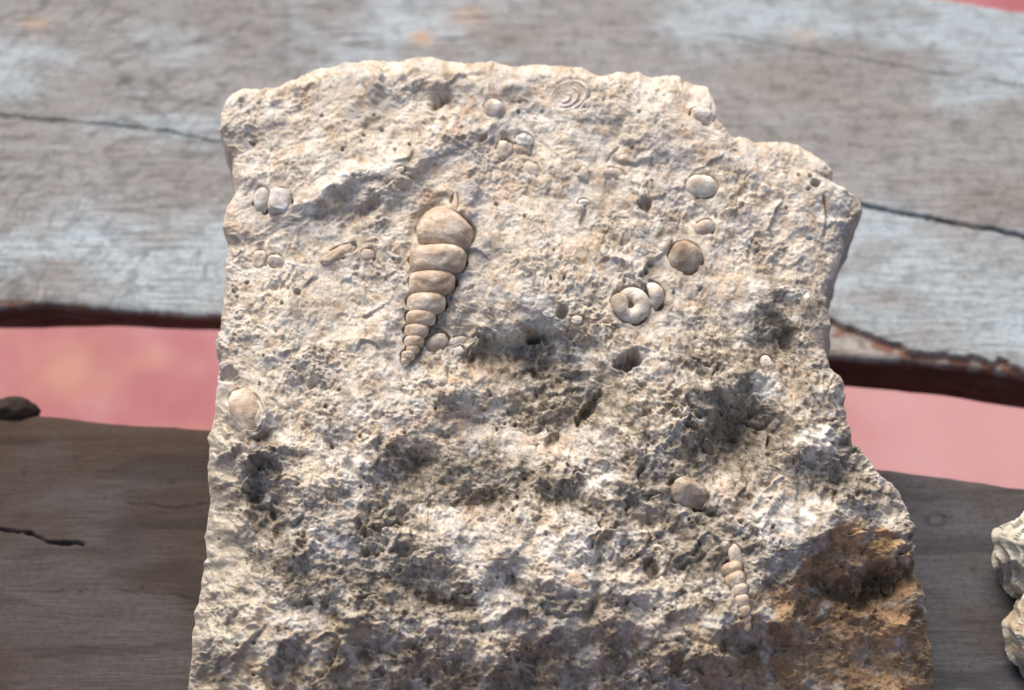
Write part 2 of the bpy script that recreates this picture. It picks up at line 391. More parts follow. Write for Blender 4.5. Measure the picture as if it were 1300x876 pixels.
def lump(name, centre, ax, rad, seed, amp=0.12, nu=48, nv=28, fr=2.2, power=2.0, cut=None):
    """uneven rounded solid; ax = 3 axis vectors, rad = 3 radii"""
    th = np.linspace(0, np.pi, nv); ph = np.linspace(0, 2 * np.pi, nu, endpoint=False)
    TH, PH = np.meshgrid(th, ph, indexing='ij')
    sx = np.sin(TH) * np.cos(PH); sy = np.sin(TH) * np.sin(PH); sz = np.cos(TH)
    sp = lambda v: np.sign(v) * np.abs(v) ** (2.0 / power)
    n = 1 + amp * (perlin(sx * fr + 5, sy * fr + sz * fr * 1.3, seed) + 0.5 * perlin(sx * fr * 2.3 + sz * 2, sy * fr * 2.3, seed + 3))
    L = np.stack([sp(sx) * rad[0] * n, sp(sy) * rad[1] * n, sp(sz) * rad[2] * n], -1)
    V = centre + L @ np.array(ax)
    V = V.reshape(-1, 3)
    i, j = np.meshgrid(np.arange(nv - 1), np.arange(nu), indexing='ij')
    a = (i * nu + j).ravel(); b = (i * nu + (j + 1) % nu).ravel()
    F = np.stack([a, a + nu, b + nu, b], 1)
    me = mesh_np(name, V, F, True)
    bm = bmesh.new(); bm.from_mesh(me); bmesh.ops.remove_doubles(bm, verts=bm.verts[:], dist=1e-7)
    bmesh.ops.recalc_face_normals(bm, faces=bm.faces[:]); bm.to_mesh(me); bm.free()
    me.polygons.foreach_set('use_smooth', np.ones(len(me.polygons), bool))
    return me
kc = on_level(np.array([18.]), np.array([522.]), 0.0)[0]
me = lump('knot_stub', kc + np.array([-0.001, 0.002, -0.0055]), np.eye(3), (0.0105, 0.007, 0.0095), 5, 0.1, 32, 18)
add_col(me, np.repeat(np.array([[0.03, 0.018, 0.012]]), len(me.vertices), 0))
k = obj('knot_stub', me, M_wood2, pl_near); k['label'] = 'small dark brown wooden knob on the plank edge'
for x in (-0.5, 0.5):
    obj('bearer', box_mesh('bearer', x - 0.03, x + 0.03, -0.225, 0.235, -0.09, -0.031), M_beam, bench)
    for y in (-0.19, 0.20):
        obj('leg', box_mesh('leg', x - 0.025, x + 0.025, y - 0.025, y + 0.025, FZ, -0.088), M_beam, bench)

# ------------------------------------------------------------------ the fossil rock
rock = bpy.data.objects.new('fossil_rock', None); col.objects.link(rock); rock.location = (0, 0, 0)
rock['label'] = 'large cream limestone block with embedded fossil shells lying across the planks'; rock['category'] = 'rock'
bpy.context.view_layer.update()
NC, NR = 800, 860
TOP = [(288, 128), (296, 118), (312, 113), (340, 114), (360, 110), (385, 98), (410, 88), (440, 82), (470, 77), (500, 79), (545, 77), (590, 83), (625, 82), (650, 85), (690, 83),
       (735, 84), (770, 95), (810, 94), (850, 98), (880, 107), (898, 112), (905, 125), (904, 140), (914, 158), (917, 170), (935, 176), (960, 180), (985, 180), (1010, 184), (1030, 194), (1050, 207)]
RIGHT = [(1050, 207), (1058, 218), (1056, 232), (1070, 240), (1092, 254), (1096, 268), (1086, 284), (1072, 300), (1070, 325), (1062, 345), (1052, 362), (1050, 392), (1055, 415), (1046, 440),
         (1054, 462), (1068, 480), (1072, 510), (1078, 545), (1092, 572), (1104, 586), (1118, 602), (1140, 622), (1152, 645), (1160, 670), (1160, 700), (1156, 728), (1168, 748), (1175, 772), (1178, 800),
         (1184, 850), (1180, 960)]
LEFT = [(288, 128), (281, 145), (279, 168), (288, 190), (297, 204), (295, 225), (298, 245), (288, 262), (284, 290), (290, 315), (287, 345), (286, 372), (281, 395), (282, 415), (274, 432), (278, 460), (277, 490),
        (272, 520), (266, 560), (265, 600), (267, 640), (261, 680), (262, 710), (254, 745), (248, 786), (243, 830), (240, 880), (244, 965)]
BOTTOM = [(244, 965), (420, 985), (640, 978), (820, 990), (1000, 972), (1180, 960)]
def resample(p, n):
    p = np.array(p, float); s = np.concatenate([[0], np.cumsum(np.hypot(*np.diff(p, axis=0).T))]); q = np.linspace(0, s[-1], n)
    return np.stack([np.interp(q, s, p[:, 0]), np.interp(q, s, p[:, 1])], -1), s[-1]
def rough_edge(c, seed, amp):
    n = len(c); s = np.linspace(0, 800, n); mod = 0.35 + 0.65 * sstep(-0.4, 0.5, fbm(s, s * 0 + 4.4, 90, 2, seed + 5))
    fade = np.sin(np.linspace(0, np.pi, n)) ** 0.3
    return c + np.stack([fbm(s, s * 0 + 1.7, 34, 5, seed, .5), fbm(s, s * 0 + 8.7, 34, 5, seed + 9, .5)], -1) * amp * (fade * mod)[:, None]
cT = rough_edge(resample(TOP, NC)[0], 200, 4.0); cB = resample(BOTTOM, NC)[0]
cL = rough_edge(resample(LEFT, NR)[0], 220, 4.0); cR = rough_edge(resample(RIGHT, NR)[0], 240, 4.5)
cT[0] = cL[0]; cT[-1] = cR[0]; cB[0] = cL[-1]; cB[-1] = cR[-1]
U = np.linspace(0, 1, NC)[None, :, None]; V_ = np.linspace(0, 1, NR)[:, None, None]
G = (1 - V_) * cT[None] + V_ * cB[None] + (1 - U) * cL[:, None] + U * cR[:, None] \
    - ((1 - U) * (1 - V_) * cT[0] + U * (1 - V_) * cT[-1] + (1 - U) * V_ * cB[0] + U * V_ * cB[-1])
A, B = G[..., 0], G[..., 1]
dl = U[..., 0] * 790; dr = (1 - U[..., 0]) * 790; dt = V_[..., 0] * 850 + 0 * dl; dl = dl + 0 * dt; dr = dr + 0 * dt

# --- large relief in millimetres, from the shading of the photograph
wx = fbm(A, B, 70, 3, 300) * 14; wy = fbm(A, B, 70, 3, 306) * 14
Aw, Bw = A + wx, B + wy
H = fbm(A, B, 230, 2, 310) * 5.0
for cx, cy, rx, ry, rot, amp in (
        (450, 232, 105, 15, -24, 4.5), (440, 272, 80, 14, -18, -2.5), (560, 170, 70, 22, -20, 2.0), (500, 110, 120, 20, -5, 2.5), (560, 128, 34, 10, -35, -2.0),
        (525, 250, 28, 40, 10, -2.5), (655, 195, 38, 62, 0, -3.5), (600, 300, 60, 120, 12, 1.5), (715, 100, 60, 20, 5, 2.5), (820, 150, 60, 40, 10, 2.0), (770, 290, 50, 60, -30, -3.0),
        (1000, 260, 70, 50, -20, 3.0), (870, 270, 40, 60, 20, -1.5), (640, 385, 80, 34, -10, 5.0), (560, 500, 70, 40, -25, 3.5), (700, 470, 90, 38, 12, -7.5), (745, 520, 34, 26, -40, -5.0), (690, 545, 110, 30, 8, -5.0),
        (850, 520, 80, 60, 30, 4.0), (800, 600, 100, 50, 20, 3.0), (930, 555, 55, 38, -25, -8.0), (990, 440, 32, 60, 5, -6.0), (1010, 520, 40, 30, 30, 5.0), (1040, 570, 30, 40, -10, 5.0),
        (1020, 676, 80, 26, -28, 5.0), (960, 660, 70, 22, -20, 1.5), (905, 690, 50, 50, 0, -3.0), (810, 655, 28, 24, 0, -5.0), (720, 680, 60, 60, 0, 4.0), (620, 640, 80, 22, -10, -4.5), (640, 700, 60, 40, 0, 3.5),
        (520, 600, 50, 34, 20, -4.5), (430, 620, 48, 55, 25, 4.0), (345, 572, 34, 20, -10, 5.5), (338, 625, 18, 55, 0, -7.0), (400, 720, 60, 40, 0, 3.0), (312, 520, 24, 30, 0, 5.0),
        (560, 720, 70, 30, 10, 2.5), (770, 745, 60, 24, 0, 2.5), (560, 660, 26, 60, 5, 3.0), (360, 430, 60, 60, 0, 1.5), (470, 330, 60, 24, -30, -2.0), (330, 270, 34, 30, 0, -1.0)):
    H = H + amp * (1.15 if cy < 400 else 1.45) * gau(Aw, Bw, cx, cy, rx, ry, rot)
# gullies
for pts, wd, dp in (([(392, 540), (425, 565), (450, 600), (470, 640), (490, 684)], 15, 2.0), ([(300, 492), (318, 545), (330, 590), (332, 650), (322, 700), (335, 800)], 13, 4.5),
                    ([(600, 462), (640, 442), (690, 428), (752, 440)], 12, 4.0), ([(880, 480), (915, 520), (935, 560), (900, 600)], 16, 4), ([(520, 745), (545, 762), (600, 770)], 10, 4),
                    ([(480, 700), (455, 660)], 6, 3), ([(660, 745), (705, 640), (770, 600)], 12, 2.5), ([(765, 690), (760, 740), (750, 790)], 8, 3.5), ([(440, 290), (455, 278), (475, 262)], 7, 3.0),
                    ([(850, 610), (862, 635), (885, 650), (905, 652)], 4, 3.0), ([(1065, 560), (1100, 595), (1120, 630)], 8, 3)):
    dd = polyd(A + wx * .5, B + wy * .5, pts); H = H - dp * np.exp(-(dd / wd) ** 2)
# ridge to the left of the gully, the block beside it leans
sdl = (A + wx * .35) - np.interp(B + wy * .35, [530, 565, 600, 640, 690], [385, 424, 452, 472, 492])
H = H + 3.6 * sstep(-8, 10, sdl) * np.exp(-np.maximum(0, sdl) / 55) * sstep(520, 560, B) * sstep(730, 680, B)
# left flank, seen as a pale strip
xr = np.interp(B, [430, 500, 560, 700, 786, 930], [262, 296, 318, 328, 334, 340]) + fbm(A, B, 60, 3, 320) * 12
H = H - 0.36 * np.maximum(0, xr - A)
# right-hand flank low down
xr2 = np.interp(B, [560, 600, 640, 700, 780, 930], [1200, 1112, 1122, 1140, 1150, 1150]) + fbm(A, B, 50, 3, 322) * 10
H = H - 0.30 * np.maximum(0, A - xr2)
# front of the block turning under
Fr = np.interp(A, [240, 330, 400, 480, 560, 620, 680, 740, 800, 850, 900, 930, 955, 1007, 1031, 1065, 1113, 1140, 1185],
               [815, 822, 800, 785, 795, 808, 784, 796, 778, 784, 796, 782, 746, 726, 684, 660, 640, 672, 720]) + fbm(A, B, 110, 5, 330) * (24 - 12 * sstep(900, 960, A))
over = np.maximum(0, B - Fr)
steep = 0.22 + 0.08 * sstep(860, 1010, A)
dropm = steep * (np.sqrt(over ** 2 + 18 ** 2) - 18); kR = sstep(880, 1010, A)
H = H - (dropm * (1 - kR) + kR * 46 * (1 - np.exp(-dropm / 46)))
frontm = sstep(0, 14, over)
# cavity and lumps under the right-hand overhang
H = H - 9 * gau(Aw, Bw, 1090, 748, 75, 16, -12) + 7 * gau(A, B, 990, 790, 40, 26, -10) + 8 * gau(A, B, 1150, 792, 34, 24, 0)
# edge roll-off
ed = np.minimum(np.minimum(dl, dr), dt)
ew = 20 + fbm(A, B, 80, 2, 340) * 8
q = np.clip(1 - ed / ew, 0, 1); H = H - 7.0 * (1 - np.sqrt(np.maximum(0, 1 - q * q * 0.985)))
q = np.clip(1 - ed / 90, 0, 1); H = H - 3.5 * q * q
H = H - 6.0 * gau(A, B, 547, 270, 22, 9, -40) - 3.0 * gau(A, B, 524, 305, 8, 26, 14) - 2.5 * gau(A, B, 592, 320, 10, 40, 22)
Hs = H.copy()                                         # smooth surface, for seating the shells

# --- medium and fine relief
ca, sa = math.cos(math.radians(-24)), math.sin(math.radians(-24))
Ar, Br = (A * ca + B * sa) * 0.55, (-A * sa + B * ca)
rough = np.clip(0.62 + 0.25 * sstep(380, 560, B) + 0.3 * fbm(A, B, 120, 2, 350), 0.4, 1.5)
def bil(x, y, wl, s): return 0.36 - np.abs(perlin(x / wl, y / wl, s))
ul = sstep(420, 250, B) * sstep(760, 500, A)
low = np.zeros_like(A)
for cx, cy, rx, ry, rot, st_ in ((700, 490, 95, 55, 10, .8), (960, 520, 105, 95, -20, 1.0), (550, 600, 85, 45, 10, .85), (670, 620, 100, 34, -5, .85), (335, 625, 34, 80, 0, 1.0), (905, 715, 75, 60, 0, .9), (450, 745, 110, 40, 0, .8),
                                 (790, 640, 85, 40, -10, .7), (770, 540, 70, 40, 20, .7), (490, 680, 40, 40, 0, .7), (560, 765, 90, 30, 0, .8), (800, 440, 60, 40, 0, .45), (1080, 590, 40, 60, -20, .8), (700, 760, 90, 26, 0, .6), (1010, 400, 50, 60, 0, .8),
                                 (600, 460, 50, 30, -20, .5), (790, 290, 50, 50, 0, .35), (480, 300, 60, 40, 0, .3), (1110, 740, 80, 40, 0, .9), (620, 850, 400, 40, 0, .6)):
    low = np.maximum(low, st_ * gau(Aw, Bw, cx, cy, rx * 1.1, ry * 1.15, rot))
low = np.clip(low * (0.75 + 0.7 * fbm(A, B, 60, 3, 358)) + 0.12 * sstep(420, 560, B), 0, 1)
det = (2.6 + 2.6 * low) * (ul * fbm(Ar + wx * .4, Br + wy * .4, 40, 4, 360, 0.6) + (1 - ul) * fbm(A, B, 58, 4, 361, 0.6))
# a few broken ledges that step down towards the front
nz = fbm(A * 0.8 + wx, (B + 0.35 * A) + wy, 170, 4, 362, 0.5) * 1.6 + (B + 0.35 * A) / 210
fr_ = nz - np.floor(nz); det = det + 3.6 * (fr_ - sstep(0.86, 0.99, fr_)) * sstep(-0.1, 0.45, fbm(A, B, 110, 3, 364))
act = sstep(-0.4, 0.5, fbm(A, B, 75, 3, 366))                 # where the surface is crumbly rather than smooth
w2x = fbm(A, B, 17, 2, 367) * 6; w2y = fbm(A, B, 17, 2, 368) * 6
def clump(wl, sd): 
    f = worley((A + w2x + wx * .4) / wl, (B + w2y + wy * .4) / wl, sd); return 0.35 - f * f
det = det + (0.5 + 2.0 * act + 1.6 * low) * clump(26, 3) + 2.2 * low * clump(52, 12) + (0.5 + 1.3 * act) * clump(13, 5) + (0.25 + 0.75 * act) * clump(6.5, 8)
det = det + (0.3 + 0.9 * act) * fbm(A + w2x, B + w2y, 15, 3, 371, 0.6) - 0.8 * act * bil(A + w2x * 2, B + w2y * 2, 24, 370)
det = det + (0.30 + 0.35 * act) * perlin(A / 3.6, B / 3.6, 380) + 0.25 * perlin(A / 2.2, B / 2.2, 381)
cr_ = np.abs(fbm(A + wx, B + wy, 74, 3, 383, 0.5)); det = det - 3.6 * low * np.exp(-(cr_ / 0.06) ** 2) * sstep(-0.1, 0.4, fbm(A, B, 90, 2, 384))
# sparse pin holes
pn = worley(A / 34 + 0.2 * wx / 14, B / 34, 9); pits = (1 - sstep(0.03, 0.09, pn)) * sstep(0.2, 0.5, fbm(A, B, 100, 2, 385) + 0.1)
D = det * rough - 2.2 * pits
hand = np.zeros_like(A)
for cx, cy, rx, ry, rot, dp in ((797, 458, 17, 10, -8, 9), (714, 396, 8, 8, 0, 6), (288, 474, 11, 9, -20, 6), (828, 722, 9, 15, -30, 7), (748, 520, 7, 24, 38, 6), (1037, 232, 6, 5, 0, 4), (346, 655, 4, 8, 0, 3),
                                (379, 619, 3, 3, 0, 3), (808, 372, 3, 6, 10, 2), (379, 373, 5, 4, 0, 2.5), (612, 176, 8, 5, -20, 2.5), (560, 132, 18, 4, -35, 2.5), (700, 560, 12, 8, -20, 4),
                                (925, 565, 13, 9, -20, 3.5), (1000, 430, 10, 14, 0, 4), (680, 430, 16, 9, -10, 5), (470, 700, 9, 5, -30, 3), (350, 600, 9, 14, 0, 4), (1085, 565, 8, 14, -20, 4), 
                                (820, 262, 9, 9, 0, 4), (740, 275, 3, 12, 10, 1.5)):
    e = ell(A + wx * .2, B + wy * .2, cx, cy, rx, ry, rot) + 0.22 * fbm(A, B, 9, 3, 388); m_ = 1 - sstep(0.6, 1.2, e); hand = np.maximum(hand, m_); D = D - dp * m_
# curved bivalve edge near the top (a raised band)
dd = polyd(A, B, [(640, 113), (652, 109), (664, 112), (674, 121), (684, 132), (696, 141)]); D = D * (1 - 0.7 * np.exp(-(dd / 9) ** 2)) + 1.7 * np.exp(-(dd / 6) ** 2)
# thin scratch and crack lines
for pts, dp in (([(770, 205), (776, 198), (785, 188)], 1.0), ([(545, 690), (545, 640), (530, 600)], 1.2), ([(462, 692), (470, 640)], 1.5), ([(1046, 250), (1050, 275), (1046, 300)], 2.0), ([(452, 690), (480, 688)], 1.5)):
    dd = polyd(A, B, pts); D = D - dp * (1 - sstep(0.6, 2.2, dd))

# --- seats of the shells
#   kind, label, cx, cy, half width, half height, rotation, depth ratio, lift, material, moat(mm), superellipse power
SH = [
 ('shell_cast', 'pale grey cylindrical shell cast in a dark slot near the left edge', 355.5, 257, 14.5, 17.5, 4, 0.85, 0.1, 'grey', 4.5, 3.6),
 ('shell_cast', 'bluish grey shell cast half hidden beside the pale one', 332, 255, 10, 17, 2, 0.8, -0.1, 'grey', 3.0, 2.4),
 ('shell_cast', 'small pale upright shell cast near the left edge', 329, 332, 10.5, 14, 5, 0.7, -0.1, 'pale', 1.5, 2.5),
 ('shell_cast', 'lumpy pale shell cast beside the small upright one', 349, 334, 11, 11, 0, 0.6, -0.2, 'pale', 1.2, 2.2),
 ('shell_cast', 'slender brown shell cast lying aslant', 428, 323.5, 25, 8, -30, 0.8, 0.0, 'tan', 2.5, 2.3),
 ('shell_cast', 'short brown shell cast right of the slender one', 467, 325, 9, 9, -20, 0.7, -0.1, 'tan', 2.0, 2.2),
 ('shell_cast', 'round cream shell cast in the cluster near the top edge', 627, 140, 14, 13.5, 20, 0.8, 0.0, 'pale', 3.0, 2.2),
 ('shell_cast', 'oval cream shell cast in the middle of the cluster', 640, 192, 11, 13.5, 8, 0.8, 0.0, 'pale', 2.2, 2.2),
 ('shell_cast', 'bluish white capped shell cast in the cluster', 665.5, 180, 11, 10.5, 10, 0.8, 0.25, 'grey', 2.0, 2.2),
 ('shell_cast', 'brownish lower half of the capped shell cast', 662, 192, 12, 9, 5, 0.7, -0.1, 'tan', 1.5, 2.2),
 ('shell_cast', 'small oval shell cast at the foot of the cluster', 674, 216, 12, 10, 30, 0.65, -0.1, 'pale', 1.5, 2.2),
 ('shell_cast', 'small beaked cream shell cast right of the cluster', 779, 221, 14.5, 7.5, 8, 0.7, 0.0, 'pale', 1.8, 2.3),
 ('shell_cast', 'tiny pebble-like shell cast above a curved crack', 741, 258, 7.5, 5, 0, 0.8, 0.0, 'pale', 1.8, 2.4),
 ('shell_cast', 'tiny slender oval shell cast above the bright ridge', 505, 217, 9, 4.5, -18, 0.7, 0.0, 'pale', 1.2, 2.4),
 ('shell_cast', 'round white domed shell cast, uppermost of three', 890, 238, 20.5, 15.5, 6, 0.75, 0.05, 'pale', 3.8, 2.2),
 ('shell_cast', 'small white egg-shaped shell cast between two larger ones', 894.5, 290, 13, 11, -22, 0.8, 0.0, 'pale', 3.0, 2.2),
 ('shell_cast', 'large grey brown domed shell cast, lowest of three', 870, 328, 22, 21, 25, 0.7, 0.05, 'brown', 4.2, 2.35),
 ('shell_cast', 'smooth oval tan shell cast beside the tip of the long spiral', 553, 437, 17.5, 11.5, -36, 0.75, -0.05, 'tan', 2.2, 2.2),
 ('shell_cast', 'tiny cream shell cast right of the oval tan one', 582, 446, 7, 6, -30, 0.8, 0.0, 'pale', 1.2, 2.2),
 ('shell_cast', 'flat pale shell cast above the tiny cream one', 581, 434, 13, 6.5, -15, 0.6, -0.2, 'pale', 1.0, 2.2),
 ('shell_cast', 'large brown clam cast with a dark lower rim on the lower right', 874, 628, 29, 19, 28, 0.6, -0.3, 'brown', 2.6, 2.3),
 ('shell_cast', 'big worn rounded shell on the left edge', 312, 522, 22, 29, -22, 0.6, -0.3, 'tan', 1.6, 2.2),
 ('shell_cast', 'blocky pale shell cast at the notched corner of the rock', 892, 148, 16, 11, 8, 0.7, 0.0, 'pale', 2.5, 2.5),
 ('shell_cast', 'small rounded shell cast near the round hole', 732, 407, 8, 6.5, 0, 0.8, 0.0, 'pale', 1.5, 2.2),
 ('shell_cast', 'small white snail-like cast on the dark stained side', 972, 462, 9, 11, -25, 0.8, 0.1, 'pale', 1.5, 2.2),
 ('shell_cast', 'faint brown oval shell cast at the bottom edge', 733, 739, 16, 10, 20, 0.55, -0.35, 'tan', 1.5, 2.2),
 ('shell_cast', 'tiny white shell chip on the lower middle', 628, 661, 5, 4, 20, 0.8, 0.1, 'pale', 0.8, 2.2),
]
def c1(x, y): return 490 + x / 3.507, 230 + y / 3.507
TUR = [((268, 222), 131, 82), ((232, 352), 125, 62), ((206, 456), 103, 53), ((181, 545), 85, 46), ((156, 611), 66, 35), ((136, 667), 53, 30), ((125, 715), 43, 26), ((120, 750), 30, 18), ((98, 775), 29, 19), ((83, 801), 16, 13)]
TUR = [(c1(*p), a / 3.507, b / 3.507) for p, a, b in TUR]
def c2(x, y): return 840 + x / 4.38, 590 + y / 4.38
TU2 = [((410, 515), 36, 60), ((392, 578), 58, 40), ((409, 640), 54, 44), ((432, 698), 44, 38), ((444, 760), 40, 36), ((456, 815), 35, 33), ((466, 862), 30, 30), ((474, 902), 24, 24)]
TU2 = [(c2(*p), a / 4.38, b / 4.38) for p, a, b in TU2]
SNAIL = (801.5, 388.0); SNAIL2 = (829.5, 375.0)
seats = [(s[2], s[3], s[4], s[5], s[6], s[10]) for s in SH]
seats += [(p[0], p[1], a, b, 4, 3.6) for p, a, b in TUR] + [(576, 262, 5, 14, 8, 1.8)] + [(p[0], p[1], a, b, 4, 3.0) for p, a, b in TU2]
seats += [(800, 389, 25, 25, 0, 4.5), (829, 376, 15, 19, -20, 3.5), (722, 122, 28, 21, -28, 0.6)]
def pick(Arr, cx, cy, r0):
    e = np.hypot(A - cx, B - cy); m_ = (e < r0); return float(Arr[m_].mean())
rise = np.zeros_like(A); carve = np.zeros_like(A); damp = np.zeros_like(A)
for cx, cy, a, b, rot, mo in seats:
    e = ell(A, B, cx, cy, a, b, rot); px_out = (e - 1) * min(a, b)
    # deeper on the upper side, where the bed has weathered away from the cast
    an = np.arctan2(B - cy, A - cx)
    arc = sstep(-0.35, 0.35, np.cos(an + 0.9) * 0.55 + 0.8 * perlin(np.cos(an) * 1.3 + cx, np.sin(an) * 1.3 + cy, 392))
    buried = (1 - arc) * np.exp(-(px_out / 5.0) ** 2); rise = np.maximum(rise, (0.0 if mo == 3.6 else 0.9) * buried)
    if mo == 3.6: arc = np.maximum(arc, 0.75)
    carve = np.maximum(carve, mo * arc * (1 - sstep(-0.2, 1.9, px_out + 0.9 * perlin(A / 8, B / 8, 390))))
    carve = np.maximum(carve, (2.0 + mo) * (1 - sstep(-6.0, -2.0, px_out)))
    damp = np.maximum(damp, 1 - sstep(-1, 9, px_out))
Hf = Hs + D * (1 - 0.7 * damp) - carve + rise * (carve < 0.5)
Hsm = Hs + 0.0

P = on_plane(A, B, Hs * 0.001) + NRM * ((Hf - Hs) * 0.001)[..., None]
P[..., 2] = np.maximum(P[..., 2], -0.001)

# --- colour of the stone: stains, lichen and iron tints, with shade and highlights painted in
def reg(lst, seed, wl, sharp, bias=0.0, nzw=0.55):
    f = np.zeros_like(A)
    for cx, cy, rx, ry, rot, s in lst: f = np.maximum(f, s * gau(Aw, Bw, cx, cy, rx, ry, rot))
    n = fbm(A, B, wl, 5, seed, 0.65)
    return sstep(0.5 - sharp, 0.5 + sharp, f + nzw * n * (0.45 + f) + bias)
cream = np.array([0.60, 0.545, 0.45]); white = np.array([0.68, 0.655, 0.59]); greyc = np.array([0.46, 0.455, 0.44]); tan = np.array([0.44, 0.355, 0.26])
orange = np.array([0.56, 0.36, 0.21]); brown = np.array([0.40, 0.25, 0.125]); dark = np.array([0.150, 0.120, 0.078]); greyd = np.array([0.290, 0.265, 0.218]); greenish = np.array([0.50, 0.46, 0.35])
Cc = np.empty(A.shape + (3,)); Cc[:] = cream
def lay(c, m_): 
    global Cc
    Cc = Cc + (c - Cc) * m_[..., None]
lay(white, 0.65 * sstep(-0.3, 0.5, fbm(A, B, 60, 4, 400)))
lay(greyc, 0.6 * sstep(0.0, 0.7, fbm(A, B, 80, 4, 405) + 0.35 * sstep(380, 620, B)))
lay(tan, 0.6 * sstep(0.1, 0.7, fbm(A, B, 34, 5, 410)))
lay(tan * np.array([.86, .80, .74]), 0.55 * sstep(0.05, 0.65, fbm(Ar * 1.5 + w2x, Br * 1.2 + w2y, 13, 4, 412, 0.65)) * (0.45 + 0.55 * act))
lay(np.array([0.36, 0.24, 0.14]), 0.45 * sstep(0.35, 0.75, fbm(A + w2x, B + w2y, 22, 4, 413, 0.7)))
lay(orange, 0.36 * reg([(620, 470, 60, 40, -20, .8), (545, 545, 70, 45, -30, .75), (600, 655, 20, 20, 0, .9), (585, 155, 50, 25, -20, .6), (545, 245, 40, 20, -10, .6), (640, 245, 60, 50, 0, .55), (760, 320, 60, 60, 0, .4),
                         (900, 360, 70, 30, 0, .45), (930, 625, 40, 20, 0, .7), (1010, 470, 30, 30, 0, .7), (650, 120, 60, 20, 10, .5), (700, 560, 60, 20, 0, .5), (1050, 270, 30, 30, 0, .5)], 415, 30, 0.22))
lay(greenish, 0.5 * sstep(10, -10, A - xr) * sstep(470, 560, B))
lay(greyd, 0.75 * reg([(660, 480, 50, 30, 10, .7), (760, 500, 60, 40, 0, .7), (930, 500, 80, 80, 20, .75), (1000, 420, 50, 50, 0, .7), (830, 580, 90, 40, 10, .55), (560, 600, 60, 40, 0, .65), (350, 680, 40, 70, 0, .75), (330, 570, 30, 40, 0, .7),
                       (900, 700, 70, 50, 0, .7), (660, 620, 80, 40, 0, .65), (520, 690, 60, 50, 0, .5), (780, 640, 60, 50, 0, .55), (420, 760, 60, 30, 0, .6), (1080, 560, 30, 50, 0, .7), (1150, 690, 20, 50, 0, .7), (430, 500, 60, 30, 0, .45),
                       (780, 270, 60, 40, 0, .4), (480, 290, 40, 30, 0, .4)], 420, 18, 0.2, 0, 0.75))
lay(dark, (0.35 + 0.65 * sstep(-0.3, 0.15, fbm(A, B, 6, 3, 433, 0.7))) * 0.85 * reg([(500, 590, 50, 34, 15, .62), (640, 625, 70, 22, -10, .64), (690, 530, 60, 24, 15, .5), (760, 520, 40, 30, 0, .55), (950, 550, 95, 66, -25, .50), (985, 440, 46, 60, 0, .68), (880, 600, 50, 24, -20, .55), (1040, 530, 40, 40, 0, .55),
                     (325, 600, 18, 60, 0, .52), (340, 700, 26, 50, 0, .55), (480, 660, 26, 26, 0, .5), (560, 765, 60, 20, 0, .6), (400, 770, 50, 16, 0, .5), (740, 640, 60, 24, -20, .55), (905, 725, 50, 40, 0, .68), (1110, 745, 60, 22, -10, .85),
                     (770, 420, 40, 24, 0, .45), (660, 750, 30, 20, 0, .55), (680, 440, 30, 20, 0, .5), (1150, 700, 16, 50, 0, .6), (820, 690, 40, 30, 0, .5), (560, 640, 30, 30, 0, .5), (900, 450, 50, 40, 0, .5), (1030, 610, 50, 30, 20, .5), (420, 540, 30, 14, 30, .5), (470, 610, 12, 40, -30, .55), (600, 590, 60, 20, 0, .5), (450, 740, 70, 30, 0, .5), (860, 660, 40, 30, 0, .5), (780, 570, 50, 20, 0, .48)], 430, 9, 0.15, -0.03, 0.85))  # lichen stains, with the shade of hollows and gully painted in
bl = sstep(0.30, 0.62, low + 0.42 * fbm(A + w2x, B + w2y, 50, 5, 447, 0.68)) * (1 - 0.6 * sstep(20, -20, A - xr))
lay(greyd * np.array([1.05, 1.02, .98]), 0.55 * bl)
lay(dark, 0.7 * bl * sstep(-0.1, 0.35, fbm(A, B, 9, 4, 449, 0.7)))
spk = sstep(0.30, 0.55, fbm(A, B, 7, 3, 440, 0.7)) * sstep(420, 560, B + 0.25 * (A - 650)) * sstep(-0.2, 0.4, fbm(A, B, 60, 2, 445))
lay(dark * 1.4, 0.55 * spk)
lay(white * 1.06, 0.85 * reg([(965, 490, 26, 22, 0, .8), (1040, 560, 24, 26, 0, .85), (995, 660, 70, 18, -24, .75), (1010, 380, 34, 26, 0, .6), (1060, 265, 40, 40, 0, .6), (570, 655, 22, 18, 0, .75), (720, 700, 50, 46, 0, .6), (440, 590, 50, 40, 30, .5),
                             (400, 690, 50, 30, 0, .5), (440, 240, 110, 14, -24, .6), (340, 140, 60, 24, 0, .5), (760, 610, 40, 24, 0, .6), (860, 540, 40, 30, 0, .5), (700, 160, 60, 50, 0, .4), (620, 760, 40, 24, 0, .6)], 450, 20, 0.18))  # pale patches, with highlights painted on the ridge and ledge
front_shade = (1 - 0.45 * sstep(0.1, 0.5, fbm(A, B, 13, 4, 463, 0.7)))[..., None] * (brown + (np.array([0.40, 0.305, 0.19]) - brown) * sstep(1020, 850, A + fbm(A, B, 60, 4, 467) * 70)[..., None]) * (1 + 0.5 * fbm(A, B, 50, 4, 460))[..., None]
Cc = Cc + (front_shade - Cc) * (frontm * (0.55 + 0.32 * sstep(850, 1000, A + fbm(A, B, 60, 4, 467) * 70)) * sstep(-0.6, 0.3, fbm(A, B, 34, 5, 465) + 0.3 * sstep(850, 1000, A + fbm(A, B, 60, 4, 467) * 70) + 0.0))[..., None]  # shade of the turned-under front painted brown into the stone
lay(dark * 0.9, 0.8 * reg([(1100, 748, 75, 20, -10, .95), (1030, 770, 30, 12, -20, .8), (850, 830, 120, 20, 0, .42), (500, 840, 120, 24, 0, .42), (700, 860, 90, 20, 0, .4)], 470, 18, 0.16))  # shade painted into the cavity, more dark patches along the front
